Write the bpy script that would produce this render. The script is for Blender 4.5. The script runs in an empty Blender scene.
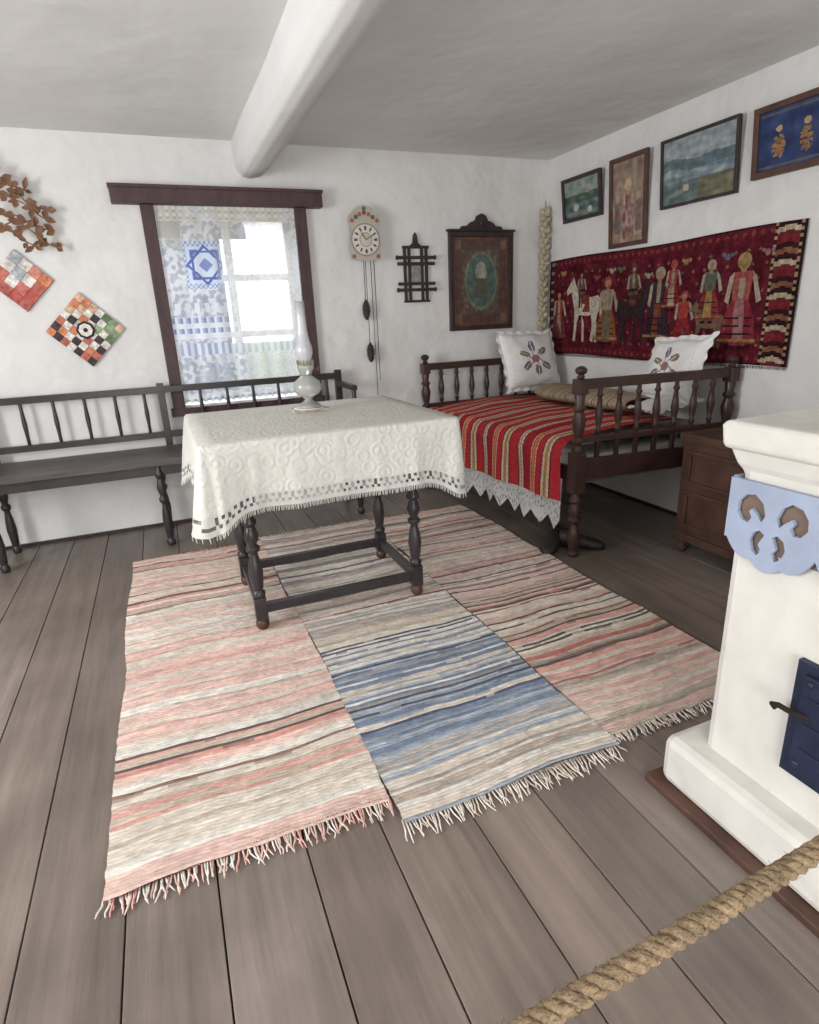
import bpy, bmesh, math, random
from mathutils import Vector, Matrix, noise
random.seed(4)
S=bpy.context.scene
def L(h,a=1.0):
    h=h.lstrip('#'); r=[]
    for i in (0,2,4):
        c=int(h[i:i+2],16)/255
        r.append(c/12.92 if c<=.04045 else ((c+.055)/1.055)**2.4)
    return (r[0],r[1],r[2],a)
def mixc(a,b,t): return tuple(a[i]*(1-t)+b[i]*t for i in range(3))+(1,)
def mul(c,k): return (c[0]*k,c[1]*k,c[2]*k,1)
# ---------------------------------------------------------------- materials
def mat(name,col=(.5,.5,.5,1),rough=.7,var=.12,scale=8,bump=0,bscale=30,stretch=(1,1,1),attr=False,metal=0,trans=0,spec=.4,bdist=.01,detail=4,var2=0,scale2=1.2,bump2=0,bscale2=2):
    if isinstance(col,str): col=L(col)
    m=bpy.data.materials.new(name); m.use_nodes=True
    nt=m.node_tree; N=nt.nodes; K=nt.links
    b=N['Principled BSDF']; b.inputs['Roughness'].default_value=rough
    b.inputs['Metallic'].default_value=metal; b.inputs['Specular IOR Level'].default_value=spec
    b.inputs['Transmission Weight'].default_value=trans
    tc=N.new('ShaderNodeTexCoord'); mp=N.new('ShaderNodeMapping'); mp.inputs['Scale'].default_value=stretch
    K.new(tc.outputs['Object'],mp.inputs['Vector'])
    def ns(vec,sc,vr):
        nz=N.new('ShaderNodeTexNoise'); nz.inputs['Scale'].default_value=sc; nz.inputs['Detail'].default_value=detail
        K.new(vec,nz.inputs['Vector'])
        mr=N.new('ShaderNodeMapRange'); mr.inputs[1].default_value=.3; mr.inputs[2].default_value=.7
        mr.inputs[3].default_value=1-vr; mr.inputs[4].default_value=1+vr
        K.new(nz.outputs[0],mr.inputs[0]); return mr
    mr=ns(mp.outputs[0],scale,var)
    mx=N.new('ShaderNodeMix'); mx.data_type='RGBA'; mx.blend_type='MULTIPLY'; mx.inputs[0].default_value=1
    if attr:
        at=N.new('ShaderNodeAttribute'); at.attribute_name='Col'; K.new(at.outputs['Color'],mx.inputs[6])
    else: mx.inputs[6].default_value=col
    K.new(mr.outputs[0],mx.inputs[7]); last=mx
    if var2:
        m2=ns(tc.outputs['Object'],scale2,var2)
        my=N.new('ShaderNodeMix'); my.data_type='RGBA'; my.blend_type='MULTIPLY'; my.inputs[0].default_value=1
        K.new(mx.outputs[2],my.inputs[6]); K.new(m2.outputs[0],my.inputs[7]); last=my
    K.new(last.outputs[2],b.inputs['Base Color'])
    nrm=None
    for bb,bs,bd in ((bump,bscale,bdist),(bump2,bscale2,.05)):
        if bb:
            n2=N.new('ShaderNodeTexNoise'); n2.inputs['Scale'].default_value=bs; n2.inputs['Detail'].default_value=3
            K.new(mp.outputs[0],n2.inputs['Vector'])
            bp=N.new('ShaderNodeBump'); bp.inputs['Strength'].default_value=bb; bp.inputs['Distance'].default_value=bd
            K.new(n2.outputs[0],bp.inputs['Height'])
            if nrm: K.new(nrm,bp.inputs['Normal'])
            nrm=bp.outputs[0]
    if nrm: K.new(nrm,b.inputs['Normal'])
    return m
M_wall=mat('limewash_wall','#dddcda',.9,.05,2.0,.25,12,bdist=.012,spec=.15,var2=.03,scale2=9,bump2=.7,bscale2=3)
M_ceil=mat('limewash_ceiling','#e0dfdd',.9,.04,1.5,.18,10,bdist=.010,spec=.15,var2=.02,scale2=5,bump2=.45,bscale2=2.0)
M_stove=mat('limewash_stove','#d9d6cf',.85,.06,4,.5,7,bdist=.02,spec=.2,var2=.04,scale2=14)
M_board=mat('floor_boards',rough=.38,var=.20,scale=5,bump=.4,bscale=14,stretch=(6,.45,6),attr=True,spec=.45,bdist=.003,var2=.24,scale2=3.2,detail=7)
M_gap=mat('floor_gap','#241c18',.9)
M_dark=mat('dark_stained_wood','#382c2d',.4,.3,7,.2,25,stretch=(3,3,3))
M_black=mat('black_painted_wood','#373133',.34,.25,9,.15,20)
M_bench=mat('bench_seat_wood','#514b49',.36,.3,5,.2,18,stretch=(.5,5,5))
M_frame=mat('window_wood','#4a3537',.55,.25,8,.2,20,stretch=(3,3,1))
M_brown=mat('brown_wood','#533b31',.42,.3,6,.2,22,stretch=(2,2,2))
M_bed=mat('bed_wood','#402c27',.34,.3,8,.15,25)
M_attr=mat('woven_textile',rough=.92,var=.16,scale=60,bump=.6,bscale=160,attr=True,spec=.1,bdist=.003)
M_pil=mat('pillow_linen',rough=.92,var=.05,scale=12,bump=.6,bscale=14,attr=True,spec=.1,bdist=.012)
M_tap=mat('aged_wool_tapestry',rough=.95,var=.38,scale=42,bump=.6,bscale=160,attr=True,spec=.08,bdist=.003,var2=.2,scale2=6)
M_rug=mat('rag_rug_weave',rough=.95,var=.18,scale=38,bump=.9,bscale=75,attr=True,spec=.05,bdist=.006,stretch=(.6,1.6,1),var2=.06,scale2=3)
M_paint=mat('painted_surface',rough=.35,var=.32,scale=24,attr=True,spec=.4)
M_flat=mat('matte_paint',rough=.8,var=.06,scale=20,attr=True,spec=.2)
M_white=mat('white_linen','#dedbd6',.9,.05,20,.5,40,spec=.1)
M_blue=mat('blue_painted_trim','#9da8be',.7,.08,12,.2,20)
M_iron=mat('navy_cast_iron','#212840',.45,.3,10,.4,25,metal=.15)
M_rope=mat('hemp_rope','#8b7860',.95,.3,90,.9,170,spec=.05)
M_brass=mat('brass','#8a7a5c',.4,.1,metal=.8)
M_cone=mat('pinecone_iron','#3a3431',.6,.3,40)
M_leath=mat('dark_leather','#2c2728',.45,.2,20,.3,50)
M_straw=mat('dried_straw','#b3a890',.9,.25,30,.6,60)
M_leaf=mat('dried_leaf','#7a5a44',.8,.3,25,.3,40)
M_milk=mat('milk_glass','#c3c4bc',.12,.05,trans=.45,spec=.6)
M_glass=mat('lamp_chimney_glass','#f2f4f6',.22,0,trans=.62,spec=.6)
M_grass=mat('yard_grass','#7f8a6a',.95,.3,3)
def damask():
    m=mat('damask_tablecloth','#d3d1ca',.85,.05,14,.2,60,spec=.2)
    nt=m.node_tree;N=nt.nodes;K=nt.links
    b=N['Principled BSDF']; tc=N.new('ShaderNodeTexCoord')
    v=N.new('ShaderNodeTexVoronoi'); v.inputs['Scale'].default_value=20; v.feature='F1'
    K.new(tc.outputs['Object'],v.inputs['Vector'])
    w=N.new('ShaderNodeMath'); w.operation='SINE'
    w0=N.new('ShaderNodeMath'); w0.operation='MULTIPLY'; w0.inputs[1].default_value=16
    K.new(v.outputs['Distance'],w0.inputs[0]); K.new(w0.outputs[0],w.inputs[0])
    n=N.new('ShaderNodeTexNoise'); n.inputs['Scale'].default_value=120; K.new(tc.outputs['Object'],n.inputs['Vector'])
    ad=N.new('ShaderNodeMath'); ad.operation='ADD'; K.new(w.outputs[0],ad.inputs[0]); K.new(n.outputs[0],ad.inputs[1])
    bp=N.new('ShaderNodeBump'); bp.inputs['Strength'].default_value=.35; bp.inputs['Distance'].default_value=.0025
    K.new(ad.outputs[0],bp.inputs['Height']); K.new(bp.outputs[0],b.inputs['Normal'])
    return m
M_cloth=damask()
def lace_mat(name,tf=.45):
    m=bpy.data.materials.new(name); m.use_nodes=True; nt=m.node_tree;N=nt.nodes;K=nt.links
    N.remove(N['Principled BSDF']); out=N['Material Output']
    at=N.new('ShaderNodeAttribute'); at.attribute_name='Col'
    tr=N.new('ShaderNodeBsdfTransparent'); d=N.new('ShaderNodeBsdfDiffuse'); tl=N.new('ShaderNodeBsdfTranslucent')
    K.new(at.outputs['Color'],d.inputs['Color']); K.new(at.outputs['Color'],tl.inputs['Color'])
    m1=N.new('ShaderNodeMixShader'); m1.inputs[0].default_value=tf; K.new(d.outputs[0],m1.inputs[1]); K.new(tl.outputs[0],m1.inputs[2])
    m2=N.new('ShaderNodeMixShader'); K.new(at.outputs['Alpha'],m2.inputs[0]); K.new(tr.outputs[0],m2.inputs[1]); K.new(m1.outputs[0],m2.inputs[2])
    K.new(m2.outputs[0],out.inputs['Surface']); return m
M_lace=lace_mat('lace_net',.28)
# ---------------------------------------------------------------- mesh builder
class MB:
    def __init__(s): s.v=[];s.f=[];s.m=[];s.c=[];s.sm=[];s.mats=[]
    def add(s,vs,fs,m,col=(1,1,1,1),smooth=False,cols=None):
        o=len(s.v); s.v+=[tuple(v) for v in vs]
        if m not in s.mats: s.mats.append(m)
        i=s.mats.index(m)
        for k,f in enumerate(fs):
            s.f.append([o+a for a in f]); s.m.append(i); s.c.append(cols[k] if cols else col); s.sm.append(smooth)
    def box(s,x0,x1,y0,y1,z0,z1,m,col=(1,1,1,1)):
        vs=[(x,y,z) for x in (x0,x1) for y in (y0,y1) for z in (z0,z1)]
        s.add(vs,[(0,1,3,2),(4,6,7,5),(0,4,5,1),(2,3,7,6),(0,2,6,4),(1,5,7,3)],m,col)
    def beam(s,p0,p1,w,h,m,col=(1,1,1,1),up=(0,0,1)):
        p0=Vector(p0);p1=Vector(p1);d=(p1-p0).normalized();up=Vector(up)
        if abs(d.dot(up))>.95: up=Vector((0,1,0))
        sd=d.cross(up).normalized(); u=sd.cross(d)
        vs=[p+sd*a*w/2+u*b*h/2 for p in (p0,p1) for a in (-1,1) for b in (-1,1)]
        s.add(vs,[(0,1,3,2),(4,6,7,5),(0,4,5,1),(2,3,7,6),(0,2,6,4),(1,5,7,3)],m,col)
    def lathe(s,p0,p1,prof,m,seg=14,col=(1,1,1,1)):
        p0=Vector(p0);p1=Vector(p1);ax=p1-p0;d=ax.normalized()
        up=Vector((0,0,1)) if abs(d.z)<.9 else Vector((1,0,0))
        a=d.cross(up).normalized();b=d.cross(a);vs=[];fs=[]
        for t,r in prof:
            for i in range(seg):
                th=2*math.pi*i/seg; vs.append(p0+ax*t+(a*math.cos(th)+b*math.sin(th))*max(r,.0004))
        n=len(prof)
        for j in range(n-1):
            for i in range(seg):
                k=(i+1)%seg; fs.append((j*seg+i,j*seg+k,(j+1)*seg+k,(j+1)*seg+i))
        fs.append(tuple(range(seg))); fs.append(tuple((n-1)*seg+i for i in range(seg)))
        s.add(vs,fs,m,col,True)
    def tube(s,pts,r,m,seg=6,col=(1,1,1,1)):
        pts=[Vector(p) for p in pts]; vs=[];fs=[];n=len(pts)
        rr=r if isinstance(r,(list,tuple)) else [r]*n
        t=(pts[1]-pts[0]).normalized(); a=t.cross(Vector((.3,.2,1))).normalized()
        for j,p in enumerate(pts):
            t=(pts[min(j+1,n-1)]-pts[max(j-1,0)]).normalized()
            a=(a-t*a.dot(t)).normalized(); b=t.cross(a)
            for i in range(seg):
                th=2*math.pi*i/seg; vs.append(p+(a*math.cos(th)+b*math.sin(th))*rr[j])
        for j in range(n-1):
            for i in range(seg):
                k=(i+1)%seg; fs.append((j*seg+i,j*seg+k,(j+1)*seg+k,(j+1)*seg+i))
        fs.append(tuple(range(seg))); fs.append(tuple((n-1)*seg+i for i in range(seg)))
        s.add(vs,fs,m,col,True)
    def ell(s,c,r,m,col=(1,1,1,1),rot=None,nu=12,nv=8):
        c=Vector(c);vs=[];fs=[]
        for j in range(nv+1):
            ph=math.pi*j/nv
            for i in range(nu):
                th=2*math.pi*i/nu
                q=Vector((r[0]*math.sin(ph)*math.cos(th),r[1]*math.sin(ph)*math.sin(th),r[2]*math.cos(ph)))
                if rot: q=rot@q
                vs.append(c+q)
        for j in range(nv):
            for i in range(nu):
                k=(i+1)%nu; fs.append((j*nu+i,j*nu+k,(j+1)*nu+k,(j+1)*nu+i))
        s.add(vs,fs,m,col,True)
    def plate(s,pts,nrm,m,col=(1,1,1,1)):
        nrm=Vector(nrm); n=len(pts); a=[Vector(p) for p in pts]; b=[p+nrm for p in a]
        fs=[tuple(range(n)),tuple(range(2*n-1,n-1,-1))]+[(i,(i+1)%n,n+(i+1)%n,n+i) for i in range(n)]
        s.add(a+b,fs,m,col)
    def grid(s,fn,nu,nv,m,cfn=None,smooth=True,col=(1,1,1,1),closeu=False):
        vs=[fn(i/nu,j/nv) for j in range(nv+1) for i in range(nu+1)]
        fs=[];cs=[]
        for j in range(nv):
            for i in range(nu):
                a=j*(nu+1)+i; fs.append((a,a+1,a+nu+2,a+nu+1)); cs.append(cfn((i+.5)/nu,(j+.5)/nv) if cfn else col)
        s.add(vs,fs,m,smooth=smooth,cols=cs)
    def build(s,name,bevel=0,solid=0,center=True,recalc=True,parent=None):
        me=bpy.data.meshes.new(name)
        xs=[v[0] for v in s.v];ys=[v[1] for v in s.v];zs=[v[2] for v in s.v]
        o=Vector(((min(xs)+max(xs))/2,(min(ys)+max(ys))/2,min(zs))) if center else Vector((0,0,0))
        me.from_pydata([tuple(Vector(v)-o) for v in s.v],[],s.f)
        for m in s.mats: me.materials.append(m)
        me.polygons.foreach_set('material_index',s.m); me.polygons.foreach_set('use_smooth',s.sm)
        if recalc:
            bm=bmesh.new();bm.from_mesh(me);bmesh.ops.recalc_face_normals(bm,faces=bm.faces);bm.to_mesh(me);bm.free()
        at=me.color_attributes.new('Col','FLOAT_COLOR','CORNER'); buf=[]
        for p in me.polygons:
            c=s.c[p.index]; c=tuple(c) if len(c)==4 else tuple(c)+(1,)
            buf+=list(c)*p.loop_total
        at.data.foreach_set('color',buf)
        me.update()
        ob=bpy.data.objects.new(name,me); S.collection.objects.link(ob); ob.location=o
        if solid:
            md=ob.modifiers.new('thickness','SOLIDIFY'); md.thickness=solid; md.offset=0
        if bevel:
            md=ob.modifiers.new('soft_edges','BEVEL'); md.width=bevel; md.segments=2; md.limit_method='ANGLE'; md.angle_limit=math.radians(50)
        if parent:
            ob.parent=parent; ob.matrix_parent_inverse=Matrix.Translation(-parent.location)
        return ob
def empty(name,loc):
    e=bpy.data.objects.new(name,None); e.empty_display_size=.1; e.location=loc; S.collection.objects.link(e); return e
def rgb(*a): return tuple(a)+(1,)
# ---------------------------------------------------------------- room shell
YB=3.92; XR=2.72; XL=-2.3; YF=-1.7; ZC=2.19
b=MB()
wx0,wx1,wz0,wz1=.10,.90,.74,1.85
b.box(XL-.3,wx0,YB,YB+.32,0,ZC,M_wall); b.box(wx1,XR+.3,YB,YB+.32,0,ZC,M_wall)
b.box(wx0,wx1,YB,YB+.32,0,wz0,M_wall); b.box(wx0,wx1,YB,YB+.32,wz1,ZC,M_wall); b.build('wall_back')
b=MB(); b.box(XR,XR+.3,YF,YB,0,ZC,M_wall); b.build('wall_right')
b=MB(); b.box(XL-.3,XL,YF,1.1,0,ZC,M_wall); b.box(XL-.3,XL,2.2,YB,0,ZC,M_wall)
b.box(XL-.3,XL,1.1,2.2,0,.75,M_wall); b.box(XL-.3,XL,1.1,2.2,1.85,ZC,M_wall); b.build('wall_left')
b=MB(); b.box(XL-.3,-1.1,YF-.3,YF,0,ZC,M_wall); b.box(1.1,XR+.3,YF-.3,YF,0,ZC,M_wall); b.box(-1.1,1.1,YF-.3,YF,2.0,ZC,M_wall); b.build('wall_front')
b=MB(); b.box(XL-.3,XR+.3,YF-.3,YB+.32,ZC,ZC+.2,M_ceil); b.build('ceiling')
# floor boards
b=MB(); b.box(XL-.3,XR+.3,YF-.3,YB+.32,-.12,-.02,M_gap)
edges=[-.456,-.256,-.064,.142,.327,.548,.735,.93,1.13]
while edges[0]>XL: edges.insert(0,edges[0]-random.uniform(.18,.22))
while edges[-1]<XR: edges.append(edges[-1]+random.uniform(.18,.22))
base=L('#7c7068')
for i in range(len(edges)-1):
    k=random.uniform(.82,1.18); w=random.uniform(-.006,.006)
    c=(base[0]*k+w,base[1]*k,base[2]*k-w*.5,1)
    x0=max(edges[i],XL)+.0018; x1=min(edges[i+1],XR)-.0018
    if x1-x0<.02: continue
    b.box(x0,x1,YF,YB,-.025,random.uniform(-.002,0),M_board,c)
b.build('floor',bevel=.0015)
b=MB(); b.box(XL,XR,YB-.012,YB,0,.018,M_dark); b.build('wall_base_shadow_back')  # thin dark strip standing in for the shadow line at the wall base
b=MB(); b.box(XR-.012,XR,YF,YB-.012,0,.018,M_dark); b.build('wall_base_shadow_right')  # same stand-in shadow line carried along the right wall
# ceiling beam
b=MB()
sec=[(.570,2.2),(.570,2.10),(.578,2.05),(.61,2.01),(.65,2.0),(.71,2.01),(.765,2.05),(.81,2.11),(.835,2.2)]
def fb(u,v):
    y=YF+(YB-YF)*v; k=u*(len(sec)-1); i=min(int(k),len(sec)-2); t=k-i
    x=sec[i][0]*(1-t)+sec[i+1][0]*t; z=sec[i][1]*(1-t)+sec[i+1][1]*t
    n=noise.noise(Vector((x*3,y*1.6,z*3))); return (x+.010*n,y,min(z+.010*n,2.2))
b.grid(fb,32,60,M_ceil); b.build('ceiling_beam')
# window
b=MB()
b.box(-.105,1.06,YB-.07,YB,1.85,1.93,M_frame)
b.box(-.110,1.066,YB-.078,YB,1.925,1.943,M_frame)
b.box(.035,.105,YB-.035,YB,.70,1.85,M_frame); b.box(.893,.963,YB-.035,YB,.70,1.85,M_frame)
b.box(.02,.98,YB-.04,YB,.68,.73,M_frame)
ys=YB+.18
for x in (.10,.48,.86): b.box(x,x+.045,ys,ys+.04,.74,1.85,M_white)
for z in (.74,1.12,1.46,1.805): b.box(.145,.48,ys+.002,ys+.038,z,z+.04,M_white); b.box(.525,.86,ys+.002,ys+.038,z,z+.04,M_white)
b.build('window_1',bevel=.003)
b=MB()
for (y0,y1,z0,z1) in ((1.1,1.16,.75,1.85),(2.14,2.2,.75,1.85),(1.16,2.14,.75,.81),(1.16,2.14,1.79,1.85),(1.63,1.67,.81,1.79)): b.box(XL-.2,XL-.15,y0,y1,z0,z1,M_frame)
b.build('added_window_left')  # unseen window frame, added as an opening for the left fill lamp
b=MB()
for (x0,x1,z0,z1) in ((-1.1,-1.0,0,1.92),(1.0,1.1,0,1.92),(-1.1,1.1,1.92,2.0)): b.box(x0,x1,YF-.2,YF-.05,z0,z1,M_frame)
b.build('added_doorway')  # unseen doorway frame, added as an opening for the rear fill lamp
# lace curtain
def lace(u,v):
    W=.79;H=1.1; x=u*W; z=v*H; col=(.64,.66,.70); a=.50
    n=noise.noise(Vector((x*38,z*38,1.3))); n2=noise.noise(Vector((x*80,z*80,4.3)))
    big=noise.noise(Vector((x*7,z*7,9.3)))
    cx=int(x/.0066); cz=int(z/.007)
    if (cx+cz)%2==0: a+=.12
    if n2>.12: a+=.12
    a+=.20*max(0,math.sin(u*46+math.sin(v*3)))
    if v<.07:
        a=.95 if (int(x/.018)+int(z/.018))%2 else .74; col=(.60,.56,.52) if int(z/.018)%2 else (.72,.70,.66)
    elif v<.15: a=.78; col=(.54,.53,.50)  # beige-grey shadow across the upper lace, put into its colour
    elif v<.2 and n>-.1: a=.8; col=(.60,.60,.60)
    dx=abs(x-.235); dz=abs(z-.31)
    if dx<.12 and dz<.13:
        a=.90; col=(.56,.62,.74)
        sq=max(dx,dz); di=(dx+dz)*.7071
        if abs(di-.072)<.007 or (abs(sq-.072)<.006): col=(.10,.14,.36); a=.98
        elif di>.082 and sq<.082: col=(.16,.21,.46); a=.97
        elif di<.028: col=(.20,.25,.48)
        elif sq>.10 and (cx//2+cz//2)%2: col=(.28,.33,.52)
    elif .47<v<.52 and int(x/.028)%2: a=.95; col=(.64,.67,.74)
    elif .54<v<.66:
        k=int(x/.015)%3; kk=int(z/.03)%2; a=.92
        col=(.22,.27,.46) if (k==0 and not kk) else ((.66,.68,.74) if (k==1 or kk) else (.38,.43,.58))
        if u>.50: col=(.72,.74,.78); a=.7  # right half painted paler and thinner for window glare
    elif .68<v<.74: a=.90; col=(.34,.39,.55) if int(x/.02)%2 else (.64,.67,.72)
    elif n>.05 and big>-.25: a=max(a,.88); col=(.66,.68,.73)
    elif n<-.22 and v>.2: a=.84; col=(.40,.44,.54) if u<.5 else (.64,.67,.72)  # right half kept paler, glare put into the lace colour
    if v>.96: a=.95
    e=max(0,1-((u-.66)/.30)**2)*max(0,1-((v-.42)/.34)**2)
    a*=1-.62*e**.6; col=mixc(col,(.85,.87,.9),min(1,e*1.2))  # blown-out window glare painted in: lace paler and more see-through here
    return (col[0],col[1],col[2],min(a,1))
b=MB()
def fc(u,v):
    x=.107+.784*u; z=1.848-1.10*v
    if v>.985: z+=.012*abs(math.sin(u*60))
    return (x,YB-.020+.012*math.sin(u*46+math.sin(v*3))*(.3+.7*v)*.6,z)
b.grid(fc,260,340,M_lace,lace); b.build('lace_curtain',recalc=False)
# outside
b=MB(); b.box(-30,30,YB+.35,60,-.6,-.5,M_grass); b.build('yard_ground')
b=MB(); M_ext=mat('neighbour_plaster','#5c6472',.9); M_roof=mat('shingle_roof','#46434a',.9)
b.box(-4.5,1.0,9,12,-.5,2.3,M_ext)
b.plate([(-4.8,8.6,2.25),(1.3,8.6,2.25),(1.3,10.5,4.2),(-4.8,10.5,4.2)],(0,0,.1),M_roof)
b.plate([(-4.8,12.4,2.25),(1.3,12.4,2.25),(1.3,10.5,4.2),(-4.8,10.5,4.2)],(0,0,.1),M_roof)
b.plate([(1.0,9,2.3),(1.0,12,2.3),(1.0,10.5,4.1)],(-.1,0,0),M_ext)
b.build('neighbour_house')
# ---------------------------------------------------------------- rugs
def mkrows(n,pal,seed):
    r=random.Random(seed); out=[]; last=None
    while len(out)<n:
        f=len(out)/n; P=pal(f); tot=sum(w for _,w,_,_ in P)
        while True:
            k=r.random()*tot
            for c,w,a,bb in P:
                k-=w
                if k<=0: break
            if c!=last: break
        last=c; out+= [c]*r.randint(a,bb)
    return out[:n]
cr='#dacfc2';pp='#dfbfb4';sal='#cf968b';be='#c2b1a2';dk='#574b49';gb='#9ba4ae';bl='#73849c';nv='#444f66';gy='#a39c96';wh='#e1dbd2';br='#86675b';rd='#b96f67';pk='#d8a69b';lb='#aeb8c3'
palL=lambda f:[(cr,6,2,5),(pp,5,2,5),(sal,1.6,1,2),(be,2.2,1,2),(dk,1.2,1,1),(gb,.3,1,1),(wh,3,1,4),(br,.8,1,1),(pk,2.4,1,4)]
palM=lambda f:([(bl,4.5,1,2),(nv,2.6,1,1),(wh,4,1,2),(gb,3,1,1),(lb,2.5,1,1),(cr,3.5,1,2),(gy,1.2,1,1),(be,1,1,1)] if .07<f<.40 else [(cr,5,1,3),(wh,4,1,3),(gy,2.4,1,1),(be,2.2,1,2),(dk,1.6,1,1),(gb,1.8,1,1),(pp,.8,1,2)])
palR=lambda f:([(pk,3,1,3),(dk,2.8,1,1),(br,1.8,1,1),(cr,4,1,3),(be,2,1,2),(rd,1.4,1,2),(gy,1.5,1,1),(pp,2,1,3)] if f<.5 else [(pp,3.2,1,4),(cr,3.5,1,4),(sal,1.8,1,2),(dk,1.1,1,1),(gy,1.5,1,1),(be,1.5,1,2),(wh,2,1,2)])
def rug(x0,x1,y0,y1,pal,seed,z=.004,skew=0,fr=.045):
    b=MB(); rh=.0115; n=int((y1-y0)/rh); rows=mkrows(n,pal,seed); nc=44; rr=random.Random(seed+5)
    vs=[];fs=[];cs=[]
    def P(i,u,top):
        e=.022*noise.noise(Vector((seed,i*.03,u*3+.5)))+.005*noise.noise(Vector((seed,i*.6,u*3+.5)))
        x=x0+(x1-x0)*u+(e*.6 if u in(0,1) else 0)
        y=y0+i*rh+.024*noise.noise(Vector((u*2.2,i*.03,seed*1.7)))+.005*noise.noise(Vector((u*9,i*.35,seed)))+skew*(u-.5)
        zz=z+.0085+.008*noise.noise(Vector((x*2.5,y*5,seed)))+(.0032*(1+.5*noise.noise(Vector((u*30,i*3,1)))) if top else 0)
        return (x,y,zz)
    for i in range(n):
        base=L(rows[i]); k=rr.uniform(.95,1.06); o=len(vs); nb=L(rows[min(i+1,n-1)])
        for j in range(nc+1):
            u=j/nc; vs+= [P(i,u,0),P(i+.5,u,1),P(i+1,u,0)]
        for j in range(nc):
            a=o+j*3
            kk=k*rr.uniform(.93,1.05); cc=base
            if noise.noise(Vector((j*.12,i*.9,seed)))>.34: cc=mixc(base,nb,.6)
            cc=mixc(cc,L('#d6ccc0'),.08); c=mul(cc,kk)
            fs+=[(a,a+3,a+4,a+1),(a+1,a+4,a+5,a+2)]; cs+=[c,c]
    b.add(vs,fs,M_rug,smooth=True,cols=cs)
    b.box(x0+.012,x1-.012,y0+.012,y1-.012,.001,z+.001,M_rug,L(be))
    for side,ye in ((-1,y0),(1,y1)):
        nf=int((x1-x0)/.0065)
        for q in range(nf):
            x=x0+(x1-x0)*(q+.5)/nf+rr.uniform(-.003,.003); l=fr*rr.uniform(.55,1.2); dx=rr.uniform(-.02,.02)
            ya=ye+skew*((q+.5)/nf-.5)
            b.tube([(x,ya-side*.012,z+.008),(x+dx*.3,ya+side*l*.4,.007),(x+dx*.8,ya+side*l*.75,.005),(x+dx*rr.uniform(.4,1.3),ya+side*l,.003)],[.0028,.0026,.0022,.0012],M_rug,4,L(rr.choice([wh,cr,cr,be,wh]) if seed!=11 else rr.choice([pp,cr,wh,pk])))
    return b.build('rag_rug')
rug(-.30,.377,1.17,3.28,palL,11)
rug(.377,1.037,1.08,3.33,palM,23)
rug(1.038,1.68,1.12,3.30,palR,37,fr=.035)
# ---------------------------------------------------------------- table
b=MB(); zt=.815; lx=(.222,.908); ly=(2.235,2.705)
def turned(b,p0,p1,r,m,kind='leg',seg=16):
    P={'leg':[(0,.75),(.02,.95),(.06,1.0),(.09,.6),(.11,.8),(.30,1.08),(.42,.9),(.5,.62),(.53,.62),(.55,1.0),(.59,1.05),(.62,.62),(.66,.85),(.72,1.12),(.80,.8),(.83,.62),(.86,1.05),(.9,1.0),(.93,.7),(1,.8)],
       'spin':[(0,.6),(.08,.7),(.12,1.1),(.16,.6),(.3,.95),(.45,1.25),(.6,.95),(.8,.6),(.85,1.1),(.9,.7),(1,.6)],
       'thin':[(0,.8),(.2,.8),(.3,.9),(.5,1.1),(.7,.9),(.8,.8),(1,.8)],
       'post':[(0,1),(.12,1),(.15,.6),(.2,1.1),(.26,.6),(.4,.9),(.55,1.1),(.7,.7),(.76,1.1),(.82,.7),(1,.9)]}[kind]
    b.lathe(p0,p1,[(t,k*r) for t,k in P],m,seg)
for x in lx:
    for y in ly:
        z0=.012
        b.lathe((x,y,z0),(x,y,z0+.05),[(0,.016),(.3,.026),(.7,.027),(1,.018)],M_brown)
        b.box(x-.024,x+.024,y-.024,y+.024,z0+.048,.155,M_black)
        turned(b,(x,y,.155),(x,y,.52),.027,M_black)
        b.box(x-.027,x+.027,y-.027,y+.027,.52,zt-.03,M_black)
for y in ly: b.box(lx[0]+.02,lx[1]-.02,y-.014,y+.014,.085,.125,M_black); b.box(lx[0]+.02,lx[1]-.02,y-.012,y+.012,.68,zt-.03,M_black)
for x in lx: b.box(x-.014,x+.014,ly[0]+.02,ly[1]-.02,.085,.125,M_black); b.box(x-.012,x+.012,ly[0]+.02,ly[1]-.02,.68,zt-.03,M_black)
tx0,tx1,ty0,ty1=.075,1.040,2.06,2.90
b.box(tx0,tx1,ty0,ty1,zt-.03,zt,M_black)
b.build('dining_table',bevel=.002)
# tablecloth
b=MB(); R=.018
def perim(n):
    x0,x1,y0,y1=tx0-.004,tx1+.004,ty0-.004,ty1+.004
    w=x1-x0-2*R; h=y1-y0-2*R; q=math.pi*R/2
    tot=2*w+2*h+4*q; out=[]
    for i in range(n):
        s=tot*i/n; s0=s
        seq=[('l',(x0+R,y0),(1,0),w,(0,-1)),('a',(x1-R,y0+R),-90,q,0),('l',(x1,y0+R),(0,1),h,(1,0)),('a',(x1-R,y1-R),0,q,0),
             ('l',(x1-R,y1),(-1,0),w,(0,1)),('a',(x0+R,y1-R),90,q,0),('l',(x0,y1-R),(0,-1),h,(-1,0)),('a',(x0+R,y0+R),180,q,0)]
        for sg in seq:
            if s<=sg[3]: break
            s-=sg[3]
        if sg[0]=='l': p=(sg[1][0]+sg[2][0]*s,sg[1][1]+sg[2][1]*s); nn=sg[4]
        else:
            a=math.radians(sg[2]+90*s/q); nn=(math.cos(a),math.sin(a)); p=(sg[1][0]+R*nn[0],sg[1][1]+R*nn[1])
        dc=min(math.hypot(p[0]-a,p[1]-c) for a in (x0,x1) for c in (y0,y1))
        out.append((p,nn,s0,dc))
    return out
NP=640; per=perim(NP); K=44; vs=[];fs=[];fl_=[];cl_=[]
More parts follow.
